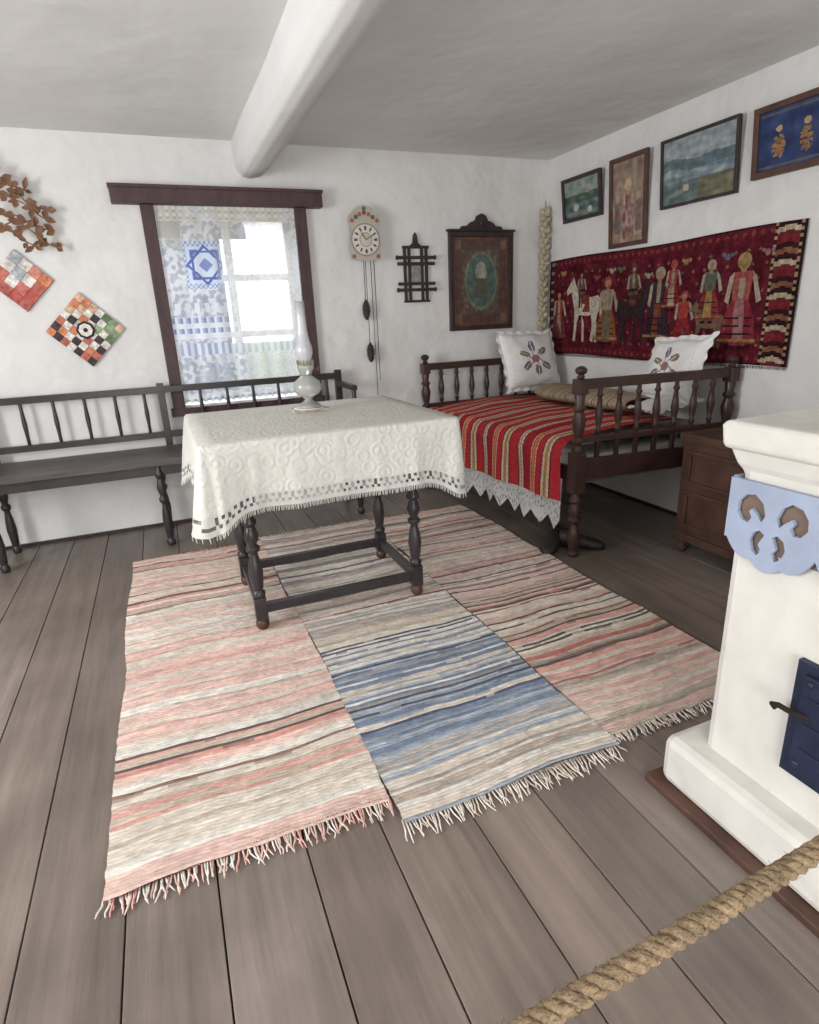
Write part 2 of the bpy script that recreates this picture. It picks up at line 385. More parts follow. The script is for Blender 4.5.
for k in range(K+1):
    f=k/K
    for (p,nn,s,dc) in per:
        cc=math.exp(-(dc/.09)**2)
        drop=(.240+.066*cc+.016*noise.noise(Vector((s*3,0,2))))*f
        sh=s+.02*f*math.sin(s*9)
        rip=(.010*math.sin(sh*19+1.4*math.sin(s*4))+.008*max(0,math.sin(sh*41+2*math.sin(s*3)))**2)*f**.8*(.45+1.2*math.exp(-(dc/.2)**2))
        off=.003+.012*f**.6+rip+.028*cc*f
        if f==0: off=0
        z=zt+.004-drop-(0 if k else -.001)
        vs.append((p[0]+nn[0]*off,p[1]+nn[1]*off,z))
LK=34
for k in range(K):
    for i in range(NP):
        j=(i+1)%NP; fc_=(k*NP+i,k*NP+j,(k+1)*NP+j,(k+1)*NP+i)
        if k<LK: fs.append(fc_)
        else:
            fl_.append(fc_); q=k-LK
            # crochet insertion: ladders between solid bands
            hole=(q in (1,2,5,6) and (i//2)%2==(0 if q<4 else 1)) or (q in (3,4) and i%8 in (0,1))
            cl_.append((.70,.69,.65,.12 if hole else 1))
nside=len(vs); cx,cy=(tx0+tx1)/2,(ty0+ty1)/2; RI=8
for r in range(1,RI):
    f=1-r/RI
    for (p,nn,s,dc) in per: vs.append((cx+(p[0]-cx)*f,cy+(p[1]-cy)*f,zt+.0055))
rings=[0]+[nside+(r-1)*NP for r in range(1,RI)]
for r in range(RI-1):
    for i in range(NP):
        j=(i+1)%NP; fs.append((rings[r]+i,rings[r]+j,rings[r+1]+j,rings[r+1]+i))
vs.append((cx,cy,zt+.0055)); c0=len(vs)-1
for i in range(NP): fs.append((rings[-1]+i,rings[-1]+(i+1)%NP,c0))
b.add(vs,fs,M_cloth,smooth=True)
M_cl=lace_mat('crochet_border',.2); b.mats.append(M_cl)
for f_,c_ in zip(fl_,cl_): b.f.append(list(f_)); b.m.append(1); b.c.append(c_); b.sm.append(True)
for i in range(NP):
    v=vs[K*NP+i]; w=vs[K*NP+(i+1)%NP]
    b.tube([(v[0],v[1],v[2]+.003),(v[0]+random.uniform(-.003,.003),v[1]+random.uniform(-.003,.003),v[2]-.018)],[.0019,.0014],M_cloth,4)
b.build('tablecloth',recalc=True)
# ---------------------------------------------------------------- oil lamp
b=MB(); x,y=.585,2.62; z=zt+.0065
b.box(x-.075,x+.075,y-.055,y+.055,z,z+.012,M_straw)
b.lathe((x,y,z+.012),(x,y,z+.014),[(0,.07),(1,.069)],M_white,24)
z+=.014
def Z(z0,prof,m,seg=28):
    b.lathe((x,y,z0),(x,y,z0+1),[(a,r) for a,r in prof],m,seg)
Z(z,[(0,.052),(.008,.053),(.016,.046),(.026,.024),(.036,.015),(.044,.022),(.05,.026),(.06,.048),(.075,.060),(.095,.063),(.115,.054),(.13,.034),(.14,.022)],M_milk)
Z(z+.14,[(0,.022),(.008,.026),(.02,.030),(.03,.036),(.042,.037),(.048,.030),(.052,.012)],M_milk)
for a in range(16):
    t=a*math.pi/8; b.beam((x+.032*math.cos(t),y+.032*math.sin(t),z+.18),(x+.036*math.cos(t),y+.036*math.sin(t),z+.205),.005,.0015,M_brass)
Z(z+.185,[(0,.026),(.02,.028),(.05,.037),(.075,.036),(.10,.028),(.14,.022),(.20,.020),(.26,.0205),(.2605,.0185),(.20,.018),(.14,.020),(.10,.026),(.075,.034),(.05,.035),(.02,.026),(.001,.024)],M_glass)
b.tube([(x+.03,y,z+.165),(x+.055,y,z+.165)],.002,M_brass); b.lathe((x+.055,y,z+.165),(x+.06,y,z+.165),[(0,.009),(1,.009)],M_brass)
b.build('oil_lamp',recalc=True)
# ---------------------------------------------------------------- bench
b=MB(); bx0,bx1=-1.55,1.09; sz=.52
b.box(bx0,bx1,3.46,3.85,sz-.04,sz,M_bench)
b.box(bx0+.03,bx1-.03,3.50,3.52,sz-.10,sz-.04,M_black)
for x in (-1.5,-.93,-.10,1.06):
    for y in (3.51,3.82):
        turned(b,(x,y,0),(x,y,sz-.04),.024,M_black)
yb=3.855
b.box(bx0,bx1,yb-.018,yb+.018,.835,.872,M_black)
b.box(bx0,bx1,yb-.014,yb+.014,.57,.605,M_black)
for x in (bx0+.02,-.93,-.02,bx1-.02): b.box(x-.02,x+.02,yb-.019,yb+.019,sz-.1,.89,M_black)
x=bx0+.17
while x<bx1-.05:
    if min(abs(x-q) for q in (-.93,-.02))>.07: turned(b,(x,yb,.60),(x,yb,.84),.0115,M_black,'thin',10)
    x+=.158
b.box(bx1-.038,bx1-.002,3.50,yb,.79,.82,M_black); turned(b,(bx1-.02,3.52,sz),(bx1-.02,3.52,.80),.018,M_black,'post',12)
b.build('wooden_bench',bevel=.002)
# ---------------------------------------------------------------- bed
FL=Vector((1.80,2.29,0));FR=Vector((2.66,2.20,0));BL=Vector((1.69,3.83,0));BR=Vector((2.66,3.83,0))
b=MB()
for P,h in ((FL,.90),(FR,.90),(BL,.90),(BR,.90)):
    x,y=P.x,P.y
    turned(b,(x,y,0),(x,y,.34),.030,M_bed,'leg')
    b.box(x-.032,x+.032,y-.032,y+.032,.34,.54,M_bed)
    turned(b,(x,y,.54),(x,y,.82),.030,M_bed,'post')
    b.box(x-.028,x+.028,y-.028,y+.028,.82,.89,M_bed)
    b.lathe((x,y,.89),(x,y,.95),[(0,.014),(.15,.02),(.3,.012),(.45,.024),(.7,.03),(.9,.02),(1,.002)],M_bed,16)
def rail(A,B,z,w,h): b.beam((A.x,A.y,z),(B.x,B.y,z),w,h,M_bed)
for A,B in ((FL,FR),(BL,BR)):
    rail(A,B,.865,.036,.045)
    rail(A,B,.455,.03,.10)
    for i in range(1,8):
        q=A.lerp(B,i/8); turned(b,(q.x,q.y,.61),(q.x,q.y,.845),.016,M_bed,'spin',10); b.box(q.x-.01,q.x+.01,q.y-.01,q.y+.01,.5,.61,M_bed)
    rail(A,B,.60,.024,.028)
rail(FL,BL,.40,.03,.13); rail(FR,BR,.40,.03,.13)
b.build('wooden_bed',bevel=.003)
def Lx(y): return 1.80+(1.69-1.80)*(y-2.29)/(3.83-2.29)
Y0,Y1=2.345,3.775
b=MB()
def fm(u,v):
    y=Y0+(Y1-Y0)*v; a=u*2*math.pi
    xc=(Lx(y)+2.64)/2; hw=(2.64-Lx(y))/2-.01
    cx=math.copysign(abs(math.cos(a))**.3,math.cos(a)); cz=math.copysign(abs(math.sin(a))**.4,math.sin(a))
    return (xc+hw*cx,y,.46+.105*cz)
b.grid(fm,40,10,M_white); b.box(1.84,2.62,Y0+.01,Y1-.01,.40,.5,M_white)
b.build('mattress')
R0,Rd,Cr,Bk,Og,Gn,Bu=[L(h) for h in('#bf3a42','#aa2e37','#dacdb2','#43343a','#cc8f5a','#7d8868','#6f7890')]
seq=[]; rs=random.Random(9)
G1=[Bk,Cr,Cr,Og,Gn,Og,Cr,Cr,Bk]; G2=[Cr,R0,Og,Og,R0,Cr]; G3=[Bk,Cr,Cr,Bu,Cr,Og,Bk]
while len(seq)<190:
    seq+=[R0]*rs.randint(8,10)+G1+[R0]*6+G2+[Rd]*rs.randint(7,9)+G3
b=MB()
def fcv(u,v):
    y=Y0+.005+(Y1-Y0-.02)*v; lx=Lx(y)-.045
    Ltop=2.62-lx; Ld=.275; s=u*(Ltop+Ld); wob=.010*noise.noise(Vector((s*5,y*5,0)))
    r=.07
    if s<Ltop-r:
        x=2.62-s; z=.590+.040*math.sin(math.pi*min(1,(s+.05)/Ltop))+wob
        return (x,y,z)
    s2=s-(Ltop-r); q=r*math.pi/2
    if s2<q:
        a=s2/r; return (lx+r-r*math.sin(a),y,.590-r+r*math.cos(a)+wob+.004)
    d=s2-q; return (lx-.006+.012*math.sin(y*17)*min(1,d/.15),y,.520-d)
def ccv(u,v):
    i=int(v*185); c=seq[i]
    if c==Cr and int(u*150+i)%3==0: c=mixc(Cr,R0,.45)
    if c==R0 and int(u*300+i)%2: c=mixc(R0,Rd,.5)
    return c
b.grid(fcv,150,185,M_attr,ccv); b.build('striped_wool_blanket',recalc=False)
b=MB()
def fl(u,v):
    y=Y0+.005+(Y1-Y0-.03)*u; x=Lx(y)-.032+.012*math.sin(y*21)*v
    tri=abs((u*12)%1-.5)*2
    zb=.115+.065*tri
    return (x,y,.40*(1-v)+zb*v)
def cl(u,v):
    n=noise.noise(Vector((u*140,v*16,3))); return (.9,.9,.91,.4 if (n>.28 and v>.5) else 1)
b.grid(fl,260,26,M_lace,cl); b.build('lace_bed_skirt',recalc=False)
b=MB()
def fr_(u,v):
    y=2.56+(3.44-2.56)*v; a=u*2*math.pi; e=1-abs(2*v-1)**8*.35; n=.012*noise.noise(Vector((u*4,v*9,5)))
    return (2.42+(.155*e+n)*math.cos(a),y,.686+(.048*e+n)*math.sin(a))
def cr_(u,v):
    k=int(v*70)%10; return L('#9a8873') if k in(0,1,5) else (L('#7a6654') if k==7 else L('#ab9c86'))
b.grid(fr_,32,70,M_attr,cr_); b.build('rolled_throw_blanket')
# pillows
def pillow(c,w,h,W,H,T,cfn,name='embroidered_pillow'):
    c=Vector(c);w=Vector(w).normalized();h=Vector(h);h=(h-w*h.dot(w)).normalized();n=w.cross(h)
    b=MB(); NN=64
    def shp(a,d):
        ww=1-.07*(1-d*d); hh=1-.07*(1-a*a)
        return a*W/2*ww+.010*noise.noise(Vector((d*2,a,c.y))), d*H/2*hh+.018*noise.noise(Vector((a*1.5,d*1.5,c.x)))
    for sgn in (1,-1):
        def f(u,v):
            a=u*2-1;d=v*2-1; px,pz=shp(a,d)
            t=T*((1-a**4)*(1-d**4))**.55+.02*noise.noise(Vector((a*2.5,d*2.5,sgn+c.x)))*(1-a**6)*(1-d**6)
            return c+w*px+h*pz+n*sgn*t/2
        b.grid(f,NN,NN,M_pil,cfn if sgn==1 else (lambda u,v:rgb(.76,.75,.74)))
    def g(u,v):
        t=u*4; k=int(min(t,3.999)); q=(t-k)*2-1
        a,d=[(q,-1),(1,q),(-q,1),(-1,-q)][k]; px,pz=shp(a,d)
        e=.025*v
        rip=.006*math.sin(u*150)*v
        return c+w*(px+e*a)+h*(pz+e*d)+n*rip
    b.grid(g,300,2,M_pil,lambda u,v:rgb(.78,.77,.76))
    return b.build(name,recalc=False)
def emb(u,v):
    c=rgb(.79,.78,.77); a=(u-.5)*2; d=(v-.5)*2
    for k,(r_,t) in enumerate(((.40,.7),(.46,1.7),(.42,2.7),(.46,3.8),(.44,4.8),(.50,5.7))):
        x=a*math.cos(t)+d*math.sin(t); y=-a*math.sin(t)+d*math.cos(t)
        wob=.03*noise.noise(Vector((a*6,d*6,k)))
        if ((x-r_)/.20)**2+((y+wob)/.12)**2<1 and abs(y+wob)>.012: c=L('#7b637e') if k%2 else L('#866f62')
        if .08<x<r_-.1 and abs(y-.06*math.sin(x*8))<.018: c=L('#8f8c6c')
    if a*a+(d+.02)**2<.022: c=L('#a06f7c')
    m=max(abs(a),abs(d))
    if .84<m<.865 and int((a+d)*14)%2: c=rgb(.66,.65,.67)
    return c
pillow((2.40,3.62,.868),(1,.15,0),(.04,.35,1),.47,.40,.13,emb)
pillow((2.56,2.49,.868),(-.15,-1,.08),(.42,.06,1),.44,.34,.11,emb)
pillow((2.47,2.42,.70),(-.1,-1,0),(1,0,.15),.22,.30,.07,lambda u,v:rgb(.74,.72,.71),'white_pillow')
# ---------------------------------------------------------------- shoes
def shoe(b,x,y,ang):
    rot=Matrix.Rotation(ang,3,'Z'); secs=[(-.115,.024,.075),(-.10,.034,.10),(-.05,.036,.095),(-.01,.036,.075),(.035,.042,.062),(.075,.043,.052),(.105,.034,.042),(.125,.012,.028)]
    vs=[];fs=[];n=14
    for s,w,h in secs:
        for i in range(n):
            a=2*math.pi*i/n; q=Vector((s,w*math.cos(a),h/2+h/2*math.copysign(abs(math.sin(a))**.7,math.sin(a))))
            q=rot@q; vs.append((x+q.x,y+q.y,.002+q.z))
    for j in range(len(secs)-1):
        for i in range(n):
            k=(i+1)%n; fs.append((j*n+i,j*n+k,(j+1)*n+k,(j+1)*n+i))
    fs.append(tuple(range(n)));fs.append(tuple((len(secs)-1)*n+i for i in range(n)))
    b.add(vs,fs,M_leath,smooth=True)
    q=rot@Vector((-.06,0,0)); b.ell((x+q.x,y+q.y,.092),(.042,.024,.012),M_gap,rot=rot)
    for k in range(3):
        q0=rot@Vector((.0+.02*k,-.02,0)); q1=rot@Vector((.0+.02*k,.02,0)); b.tube([(x+q0.x,y+q0.y,.068-.006*k),(x+q1.x,y+q1.y,.068-.006*k)],.003,M_gap,5)
b=MB(); shoe(b,1.77,2.42,-2.5); shoe(b,1.90,2.36,-.7); b.build('leather_shoes')
# ---------------------------------------------------------------- small chest
b=MB(); cx0,cx1,cy0,cy1=2.30,2.70,1.72,2.12
b.box(cx0,cx1,cy0,cy1,.09,.57,M_brown); b.box(cx0-.02,cx1,cy0-.02,cy1+.01,.57,.61,M_brown); b.box(cx0-.012,cx1,cy0-.012,cy1,.07,.11,M_brown)
for x in (cx0+.03,cx1-.04):
    for y in (cy0+.03,cy1-.03): b.lathe((x,y,0),(x,y,.08),[(0,.018),(.4,.03),(.8,.022),(1,.03)],M_brown)
for z0,z1 in ((.14,.33),(.36,.53)):
    for (ya,yb2,za,zb) in ((cy0+.04,cy1-.04,z0,z0+.02),(cy0+.04,cy1-.04,z1-.02,z1),(cy0+.04,cy0+.06,z0+.02,z1-.02),(cy1-.06,cy1-.04,z0+.02,z1-.02)): b.box(cx0-.01,cx0,ya,yb2,za,zb,M_brown)
b.build('wooden_chest',bevel=.004)
# ---------------------------------------------------------------- stove
sx,sy=1.11,.865; ex,ey=2.0,-.35
st=empty('masonry_stove',(1.5,.3,0))
b=MB(); b.box(sx,ex,ey,sy,.10,.90,M_stove); b.box(1.045,ex+.05,ey-.05,.932,.02,.155,M_stove)
b.build('body',bevel=.022,parent=st)
b=MB()
prof=[(-.006,.845),(.0,.862),(.008,.875),(.014,.892),(.018,.905),(.030,.912),(.034,.955),(.028,.966)]
vs=[];fs=[]
for o_,z in prof: vs+=[(sx-o_,sy+o_,z),(sx-o_,ey-o_,z),(ex+o_,ey-o_,z),(ex+o_,sy+o_,z)]
for k in range(len(prof)-1):
    for i in range(4): j=(i+1)%4; fs.append((k*4+i,k*4+j,(k+1)*4+j,(k+1)*4+i))
fs.append(tuple((len(prof)-1)*4+i for i in range(4)))
b.add(vs,fs,M_stove); b.build('cornice',bevel=.007,parent=st)
b=MB(); b.box(1.020,ex+.07,ey-.07,.955,0,.022,M_brown); b.build('base_trim',bevel=.004,parent=st)
def pierced(length):
    cu=bpy.data.curves.new('tmp','CURVE'); cu.dimensions='2D'; cu.fill_mode='BOTH'; cu.extrude=.005
    def spl(p):
        s=cu.splines.new('POLY'); s.points.add(len(p)-1)
        for q,(a,c) in zip(s.points,p): q.co=(a,c,0,1)
        s.use_cyclic_u=True
    n=max(1,round(length/.20)); mod=length/n
    out=[(0,.19),(0,.055)]
    for k in range(n):
        for i in range(1,37):
            t=i/36
            d=.055-.050*math.sin(math.pi*t)**.8-.012*abs(math.sin(3*math.pi*t))+.012
            out.append((mod*(k+t),max(d,.0)))
    out.append((length,.19)); spl(out[::-1])
    for k in range(n):
        c=mod*(k+.5)
        for sg in (-1,1):
            p=[]
            for (a,q) in ((.012,.125),(.02,.15),(.04,.165),(.062,.16),(.076,.142),(.078,.12),(.066,.104),(.05,.102),(.042,.114),(.05,.126),(.044,.134),(.03,.122),(.02,.11)): p.append((c+sg*a,q))
            spl(p)
            p=[]
            for (a,q) in ((.008,.085),(.02,.092),(.034,.084),(.04,.066),(.034,.046),(.02,.036),(.012,.05),(.02,.062),(.014,.074)): p.append((c+sg*a,q))
            spl(p)
    ob=bpy.data.objects.new('tmp',cu); S.collection.objects.link(ob)
    dg=bpy.context.evaluated_depsgraph_get(); dg.update(); me=bpy.data.meshes.new_from_object(ob.evaluated_get(dg))
    vs=[v.co.copy() for v in me.vertices]; fs=[tuple(p.vertices) for p in me.polygons]
    bpy.data.objects.remove(ob); return vs,fs
M_hole=mat('border_backing_brown','#7d6a5e',.9)  # darker brown sheet behind the pierced border
b=MB()
vs,fs=pierced(1.21); b.add([(sx-.010+v.z,sy+.008-v.x,.655+v.y) for v in vs],fs,M_blue)
vs,fs=pierced(.9); b.add([(sx+v.x,sy+.010+v.z,.655+v.y) for v in vs],fs,M_blue)
b.box(sx-.0035,sx+.002,ey+.02,sy-.002,.70,.83,M_hole); b.box(sx+.002,ex-.02,sy-.002,sy+.0035,.70,.83,M_hole)
b.build('pierced_border',parent=st,recalc=False)
b=MB(); b.box(sx-.014,sx+.01,.33,.668,.245,.512,M_iron); b.box(sx-.024,sx-.012,.355,.646,.268,.49,M_iron)
for y in (.37,.632):
    for z in (.285,.475): b.ell((sx-.024,y,z),(.006,.008,.008),M_iron)
for z in (.32,.38,.44): b.box(sx-.028,sx-.022,.37,.632,z,z+.006,M_iron)
b.tube([(sx-.02,.62,.40),(sx-.035,.65,.402),(sx-.04,.675,.405),(sx-.038,.69,.398),(sx-.034,.684,.39)],.006,M_gap,8)
b.build('iron_door',bevel=.003,parent=st)
# ---------------------------------------------------------------- rope barrier
rp=[Vector(p) for p in ((-1.0,.25,.80),(-.75,.25,.73),(-.5,.25,.685),(-.2,.25,.658),(.0,.253,.660),(.172,.257,.676),(.35,.255,.695),(.5,.253,.712),(.75,.252,.740),(.95,.251,.770),(1.085,.25,.79))]
def cat(t):
    k=t*(len(rp)-1); i=min(int(k),len(rp)-2); f=k-i
    p0,p1,p2,p3=rp[max(i-1,0)],rp[i],rp[i+1],rp[min(i+2,len(rp)-1)]
    return .5*((2*p1)+(p2-p0)*f+(2*p0-5*p1+4*p2-p3)*f*f+(3*p1-p0-3*p2+p3)*f**3)
b=MB(); n=900
for s in range(3):
    pts=[]
    for i in range(n+1):
        t=i/n; p=cat(t); a=2*math.pi*(t*2.15/.048)+s*2.094
        pts.append(p+Vector((0,math.cos(a),math.sin(a)))*.0047)
    b.tube(pts,.0051,M_rope,8)
for i in range(500):
    t=random.random(); p=cat(t); a=random.random()*6.28; d=Vector((0,math.cos(a),math.sin(a)))
    q=p+d*.0085; b.tube([q,q+d*.004+Vector((random.uniform(-.007,.007),0,0))],[.0004,.0002],M_rope,3)
b.ell((1.093,.25,.79),(.016,.016,.016),M_iron); b.build('rope_barrier')
b=MB(); b.lathe((-1.03,.25,0),(-1.03,.25,.9),[(0,.13),(.02,.13),(.04,.03),(.9,.022),(.93,.03),(.98,.03),(1,.01)],M_brown,20); b.build('barrier_post')
# ---------------------------------------------------------------- wall clock
b=MB(); cx,cz,yw=1.317,1.69,YB
b.box(cx-.075,cx+.075,yw-.06,yw-.001,cz-.12,cz+.10,M_dark)
pts=[]
for (px,pz) in [(-.095,-.13),(0,-.145),(.095,-.13),(.10,-.05),(.092,.04),(.105,.09),(.098,.12),(.07,.14),(.045,.165),(0,.178),(-.045,.165),(-.07,.14),(-.098,.12),(-.105,.09),(-.092,.04),(-.10,-.05)]: pts.append((cx+px,yw-.062,cz+pz))
b.plate(pts,(0,-.01,0),M_flat,L('#b8b0a4'))
def disc(b,x,y,z,r,t,m,col,n=28): b.plate([(x+r*math.cos(2*math.pi*i/n),y,z+r*math.sin(2*math.pi*i/n)) for i in range(n)],(0,-t,0),m,col)
disc(b,cx,yw-.072,cz-.02,.096,.004,M_flat,L('#978c7c')); disc(b,cx,yw-.076,cz-.02,.087,.004,M_flat,L('#d6d3cc')); disc(b,cx,yw-.080,cz-.02,.042,.002,M_flat,L('#a39680')); disc(b,cx,yw-.082,cz-.02,.036,.001,M_flat,L('#c9c4b8'))
for i in range(12):
    a=i*math.pi/6
    for o_ in ((-.05,0,.05) if i%3 else (-.08,-.02,.04,.09)):
        a2=a+o_; b.beam((cx+.055*math.cos(a2),yw-.081,cz-.02+.055*math.sin(a2)),(cx+.078*math.cos(a2),yw-.081,cz-.02+.078*math.sin(a2)),.0035,.002,M_flat,rgb(.1,.09,.08),up=(0,1,0))
for a,l in ((2.2,.05),(.5,.075)): b.beam((cx,yw-.085,cz-.02),(cx+l*math.cos(a),yw-.085,cz-.02+l*math.sin(a)),.007,.002,M_brass,up=(0,1,0))
for i,(px,pz,c) in enumerate([(0,.135,'#8f4a48'),(-.03,.125,'#a06a68'),(.03,.125,'#a06a68'),(-.055,.110,'#5a6a4c'),(.055,.110,'#5a6a4c'),(0,.158,'#66754f'),(-.08,-.115,'#9a6460'),(.08,-.115,'#9a6460'),(-.082,.09,'#a06a68'),(.082,.09,'#a06a68')]): disc(b,cx+px,yw-.072,cz+pz,.013,.003,M_flat,L(c),10)
for dx,zb in ((-.012,1.31),(.035,.70),(.0,1.04),(.058,.80)): b.tube([(cx+dx,yw-.045,cz-.12),(cx+dx,yw-.04,zb)],.0022,M_cone,5)
def cone(b,x,z):
    b.lathe((x,yw-.042,z),(x,yw-.042,z+.13),[(0,.004),(.1,.016),(.3,.021),(.6,.02),(.85,.014),(1,.004)],M_cone,12)
    for k in range(8):
        for i in range(7):
            a=i*.9+k*.45; r=.021*math.sin(math.pi*(k+1.5)/11)+.002; b.ell((x+r*math.cos(a),yw-.042+r*math.sin(a),z+.015+k*.013),(.006,.006,.005),M_cone,nu=5,nv=4)
cone(b,cx-.012,1.19); cone(b,cx,.92)
b.build('wall_clock')
# lattice ornament
b=MB(); cx,cz=1.68,1.47; yl=YB-.012
for x in (-.078,-.045,.045,.078): b.box(cx+x-.010,cx+x+.010,yl-.006,yl+.006,cz-.17,cz+.16,M_dark)
for z in (-.10,-.062,.062,.10): b.box(cx-.135,cx+.135,yl-.018,yl-.006,cz+z-.010,cz+z+.010,M_dark)
b.box(cx-.035,cx+.035,yl-.004,yl+.006,cz-.052,cz+.052,M_paint,L('#8a8c8c'))
for s in (-1,1):
    for z in (-.10,.10): b.lathe((cx+s*.13,yl-.012,z+cz),(cx+s*.145,yl-.012,z+cz),[(0,.014),(.6,.016),(1,.008)],M_dark,10)
b.box(cx-.095,cx+.095,yl-.012,yl,cz+.155,cz+.172,M_dark); b.box(cx-.095,cx+.095,yl-.012,yl,cz-.18,cz-.165,M_dark)
b.plate([(cx-.045,yl-.01,cz+.17),(cx+.045,yl-.01,cz+.17),(cx+.02,yl-.01,cz+.19),(cx+.014,yl-.01,cz+.235),(cx,yl-.01,cz+.255),(cx-.014,yl-.01,cz+.235),(cx-.02,yl-.01,cz+.19)],(0,.012,0),M_dark)
b.build('lattice_wall_ornament',bevel=.002)
# crested picture
b=MB(); x0,x1,z0,z1=1.925,2.425,1.09,1.73; yf=YB; fw=.032
for (a,c,d,e) in ((x0,x1,z0,z0+fw),(x0,x1,z1-fw,z1),(x0,x0+fw,z0+fw,z1-fw),(x1-fw,x1,z0+fw,z1-fw)): b.box(a,c,yf-.03,yf-.001,d,e,M_dark)
b.box(x0-.012,x1+.012,yf-.038,yf-.001,z1,z1+.014,M_dark)
xc=(x0+x1)/2
cr_pts=[(-.17,0),(.17,0),(.15,.02),(.11,.022),(.085,.045),(.05,.055),(.035,.085),(0,.10),(-.035,.085),(-.05,.055),(-.085,.045),(-.11,.022),(-.15,.02)]
b.plate([(xc+p,yf-.028,z1+.014+q) for p,q in cr_pts],(0,.02,0),M_dark)
b.ell((xc,yf-.03,z1+.05),(.018,.012,.018),M_dark)
def icon(u,v):
    a=(u-.5)*2;d=(v-.5)*2; c=L('#5c4640')
    if abs(a)>.90 or abs(d)>.92: c=L('#6a4a3a')
    if .70<abs(a)<.9 and .72<abs(d)<.92: c=L('#7a5f50')
    if abs(a)<.66 and abs(d)<.70: c=L('#625049')
    r=math.hypot(a*.95,(d-.02)*.85)
    if r<.56: c=L('#546860')
    if .50<r<.56: c=L('#747a64')
    if math.hypot(a*1.0,(d-.20)*.8)<.20: c=L('#8f9488')
    if math.hypot(a,(d-.22)*1.1)<.1: c=L('#a8978a')
    if abs(a)<.20+(-d)*.12 and -.34<d<.08: c=L('#5c5650')
    if r>.58 and noise.noise(Vector((a*9,d*9,2)))>.25 and abs(a)<.66 and abs(d)<.7: c=L('#6a6a54')
    return mul(c,.9)
b.grid(lambda u,v:(x0+.03+(x1-x0-.06)*u,yf-.012,z0+.03+(z1-z0-.06)*v),60,74,M_paint,icon,False)
b.build('crested_framed_picture',bevel=.003)
# corner garland
b=MB()
for i in range(60):
    t=i/59; z=1.87-.80*t; a=i*2.4; r=.020
    x=2.672+r*math.cos(a)*.9; y=3.872+r*math.sin(a)*.9
    rot=Matrix.Rotation(a,3,'Z')@Matrix.Rotation(.8,3,'Y')
    b.ell((x,y,z),(.020,.017,.028),M_straw,rot=rot,nu=8,nv=6)
b.tube([(2.68,3.88,1.93),(2.678,3.88,1.5),(2.675,3.88,1.07)],.006,M_straw)
for i in range(14): b.tube([(2.67,3.87,1.1),(2.665+random.uniform(-.03,.03),3.86+random.uniform(-.03,.03),1.02+random.uniform(-.02,.02))],[.004,.002],M_straw,4)
b.build('dried_garlic_garland')
# patchwork diamonds
def diamond(cx,cz,half,cells):
    b=MB(); n=len(cells); y=YB-.012
    for i in range(n):
        for j in range(n):
            a0=-1+2*j/n;a1=-1+2*(j+1)/n;d1=1-2*i/n;d0=1-2*(i+1)/n
            g=.006; q=[(a0+g,d0+g),(a1-g,d0+g),(a1-g,d1-g),(a0+g,d1-g)]
            c=mixc(L(cells[i][j]),L('#8a8078'),.12); th=.006+.003*((i+j)%2)
            b.plate([(cx+(p-s)*half/2,y,cz+(p+s)*half/2) for p,s in q],(0,-th,0),M_tap,c)
    q=[(-1,-1),(1,-1),(1,1),(-1,1)]
    b.plate([(cx+(p-s)*half/2,y,cz+(p+s)*half/2) for p,s in q],(0,.011,0),M_tap,L('#6a5f58'))
    return b
o_='#d58562';k_='#3c363e';w_='#e2dcd4';g_='#8da582';y_='#dcb596';s_='#b4bcc0';r_='#bd6e5c';G_='#657a5e'
b=diamond(-.353,1.207,.20,[
 [o_,k_,r_,w_,y_,o_,y_],
 [k_,o_,w_,k_,w_,y_,o_],
 [r_,w_,o_,w_,o_,w_,y_],
 [w_,k_,w_,k_,w_,k_,w_],
 [k_,w_,r_,w_,g_,w_,G_],
 [r_,o_,w_,k_,w_,g_,g_],
 [k_,r_,k_,w_,G_,g_,y_]])
disc(b,-.353,YB-.022,1.207,.048,.005,M_attr,L(k_),8); disc(b,-.353,YB-.028,1.207,.036,.003,M_attr,L(w_),8); disc(b,-.353,YB-.031,1.207,.012,.002,M_attr,L(k_),8)
b.build('patchwork_wall_ornament')
b=diamond(-.615,1.47,.155,[[r_,'#c77a6a',w_,s_],['#b8625c',w_,s_,w_],['#b55a52','#c8746c',w_,'#d08a7a'],['#c0685e','#b85a52','#c0685e',o_]])
b.build('patchwork_wall_ornament')
# dried leaf branch
b=MB(); rl=random.Random(3)
def leaf(p,d,l,w):
    d=Vector(d).normalized(); sd=d.cross(Vector((0,1,0))).normalized(); nn=Vector((0,-1,0))
    pts=[(0,0),(.25,.7),(.5,1),(.8,.55),(1,0),(.8,-.55),(.5,-1),(.25,-.7)]
    vs=[Vector(p)+d*l*a+sd*w*c+nn*(.1*a*l*a)+nn*abs(c)*w*.4 for a,c in pts]+[Vector(p)+d*l*.5]
    b.add(vs,[(i,(i+1)%8,8) for i in range(8)],M_leaf)
for (xs,zs,xe,ze) in ((-.74,1.97,-.50,1.93),(-.74,1.86,-.42,1.84),(-.72,1.78,-.40,1.74),(-.70,1.70,-.48,1.66),(-.62,1.93,-.44,1.80),(-.62,1.74,-.41,1.66)):
    P=[Vector((xs+(xe-xs)*t,YB-.04-.03*math.sin(t*3),zs+(ze-zs)*t+.03*math.sin(t*5))) for t in [i/8 for i in range(9)]]
    b.tube(P,.003,M_leaf,5)
    for p in P[2:]:
        for k in range(2):
            a=rl.uniform(0,6.28); leaf(p,(math.cos(a),-.1,math.sin(a)*.5),rl.uniform(.035,.065),rl.uniform(.010,.018))
b.build('dried_leaf_branch')
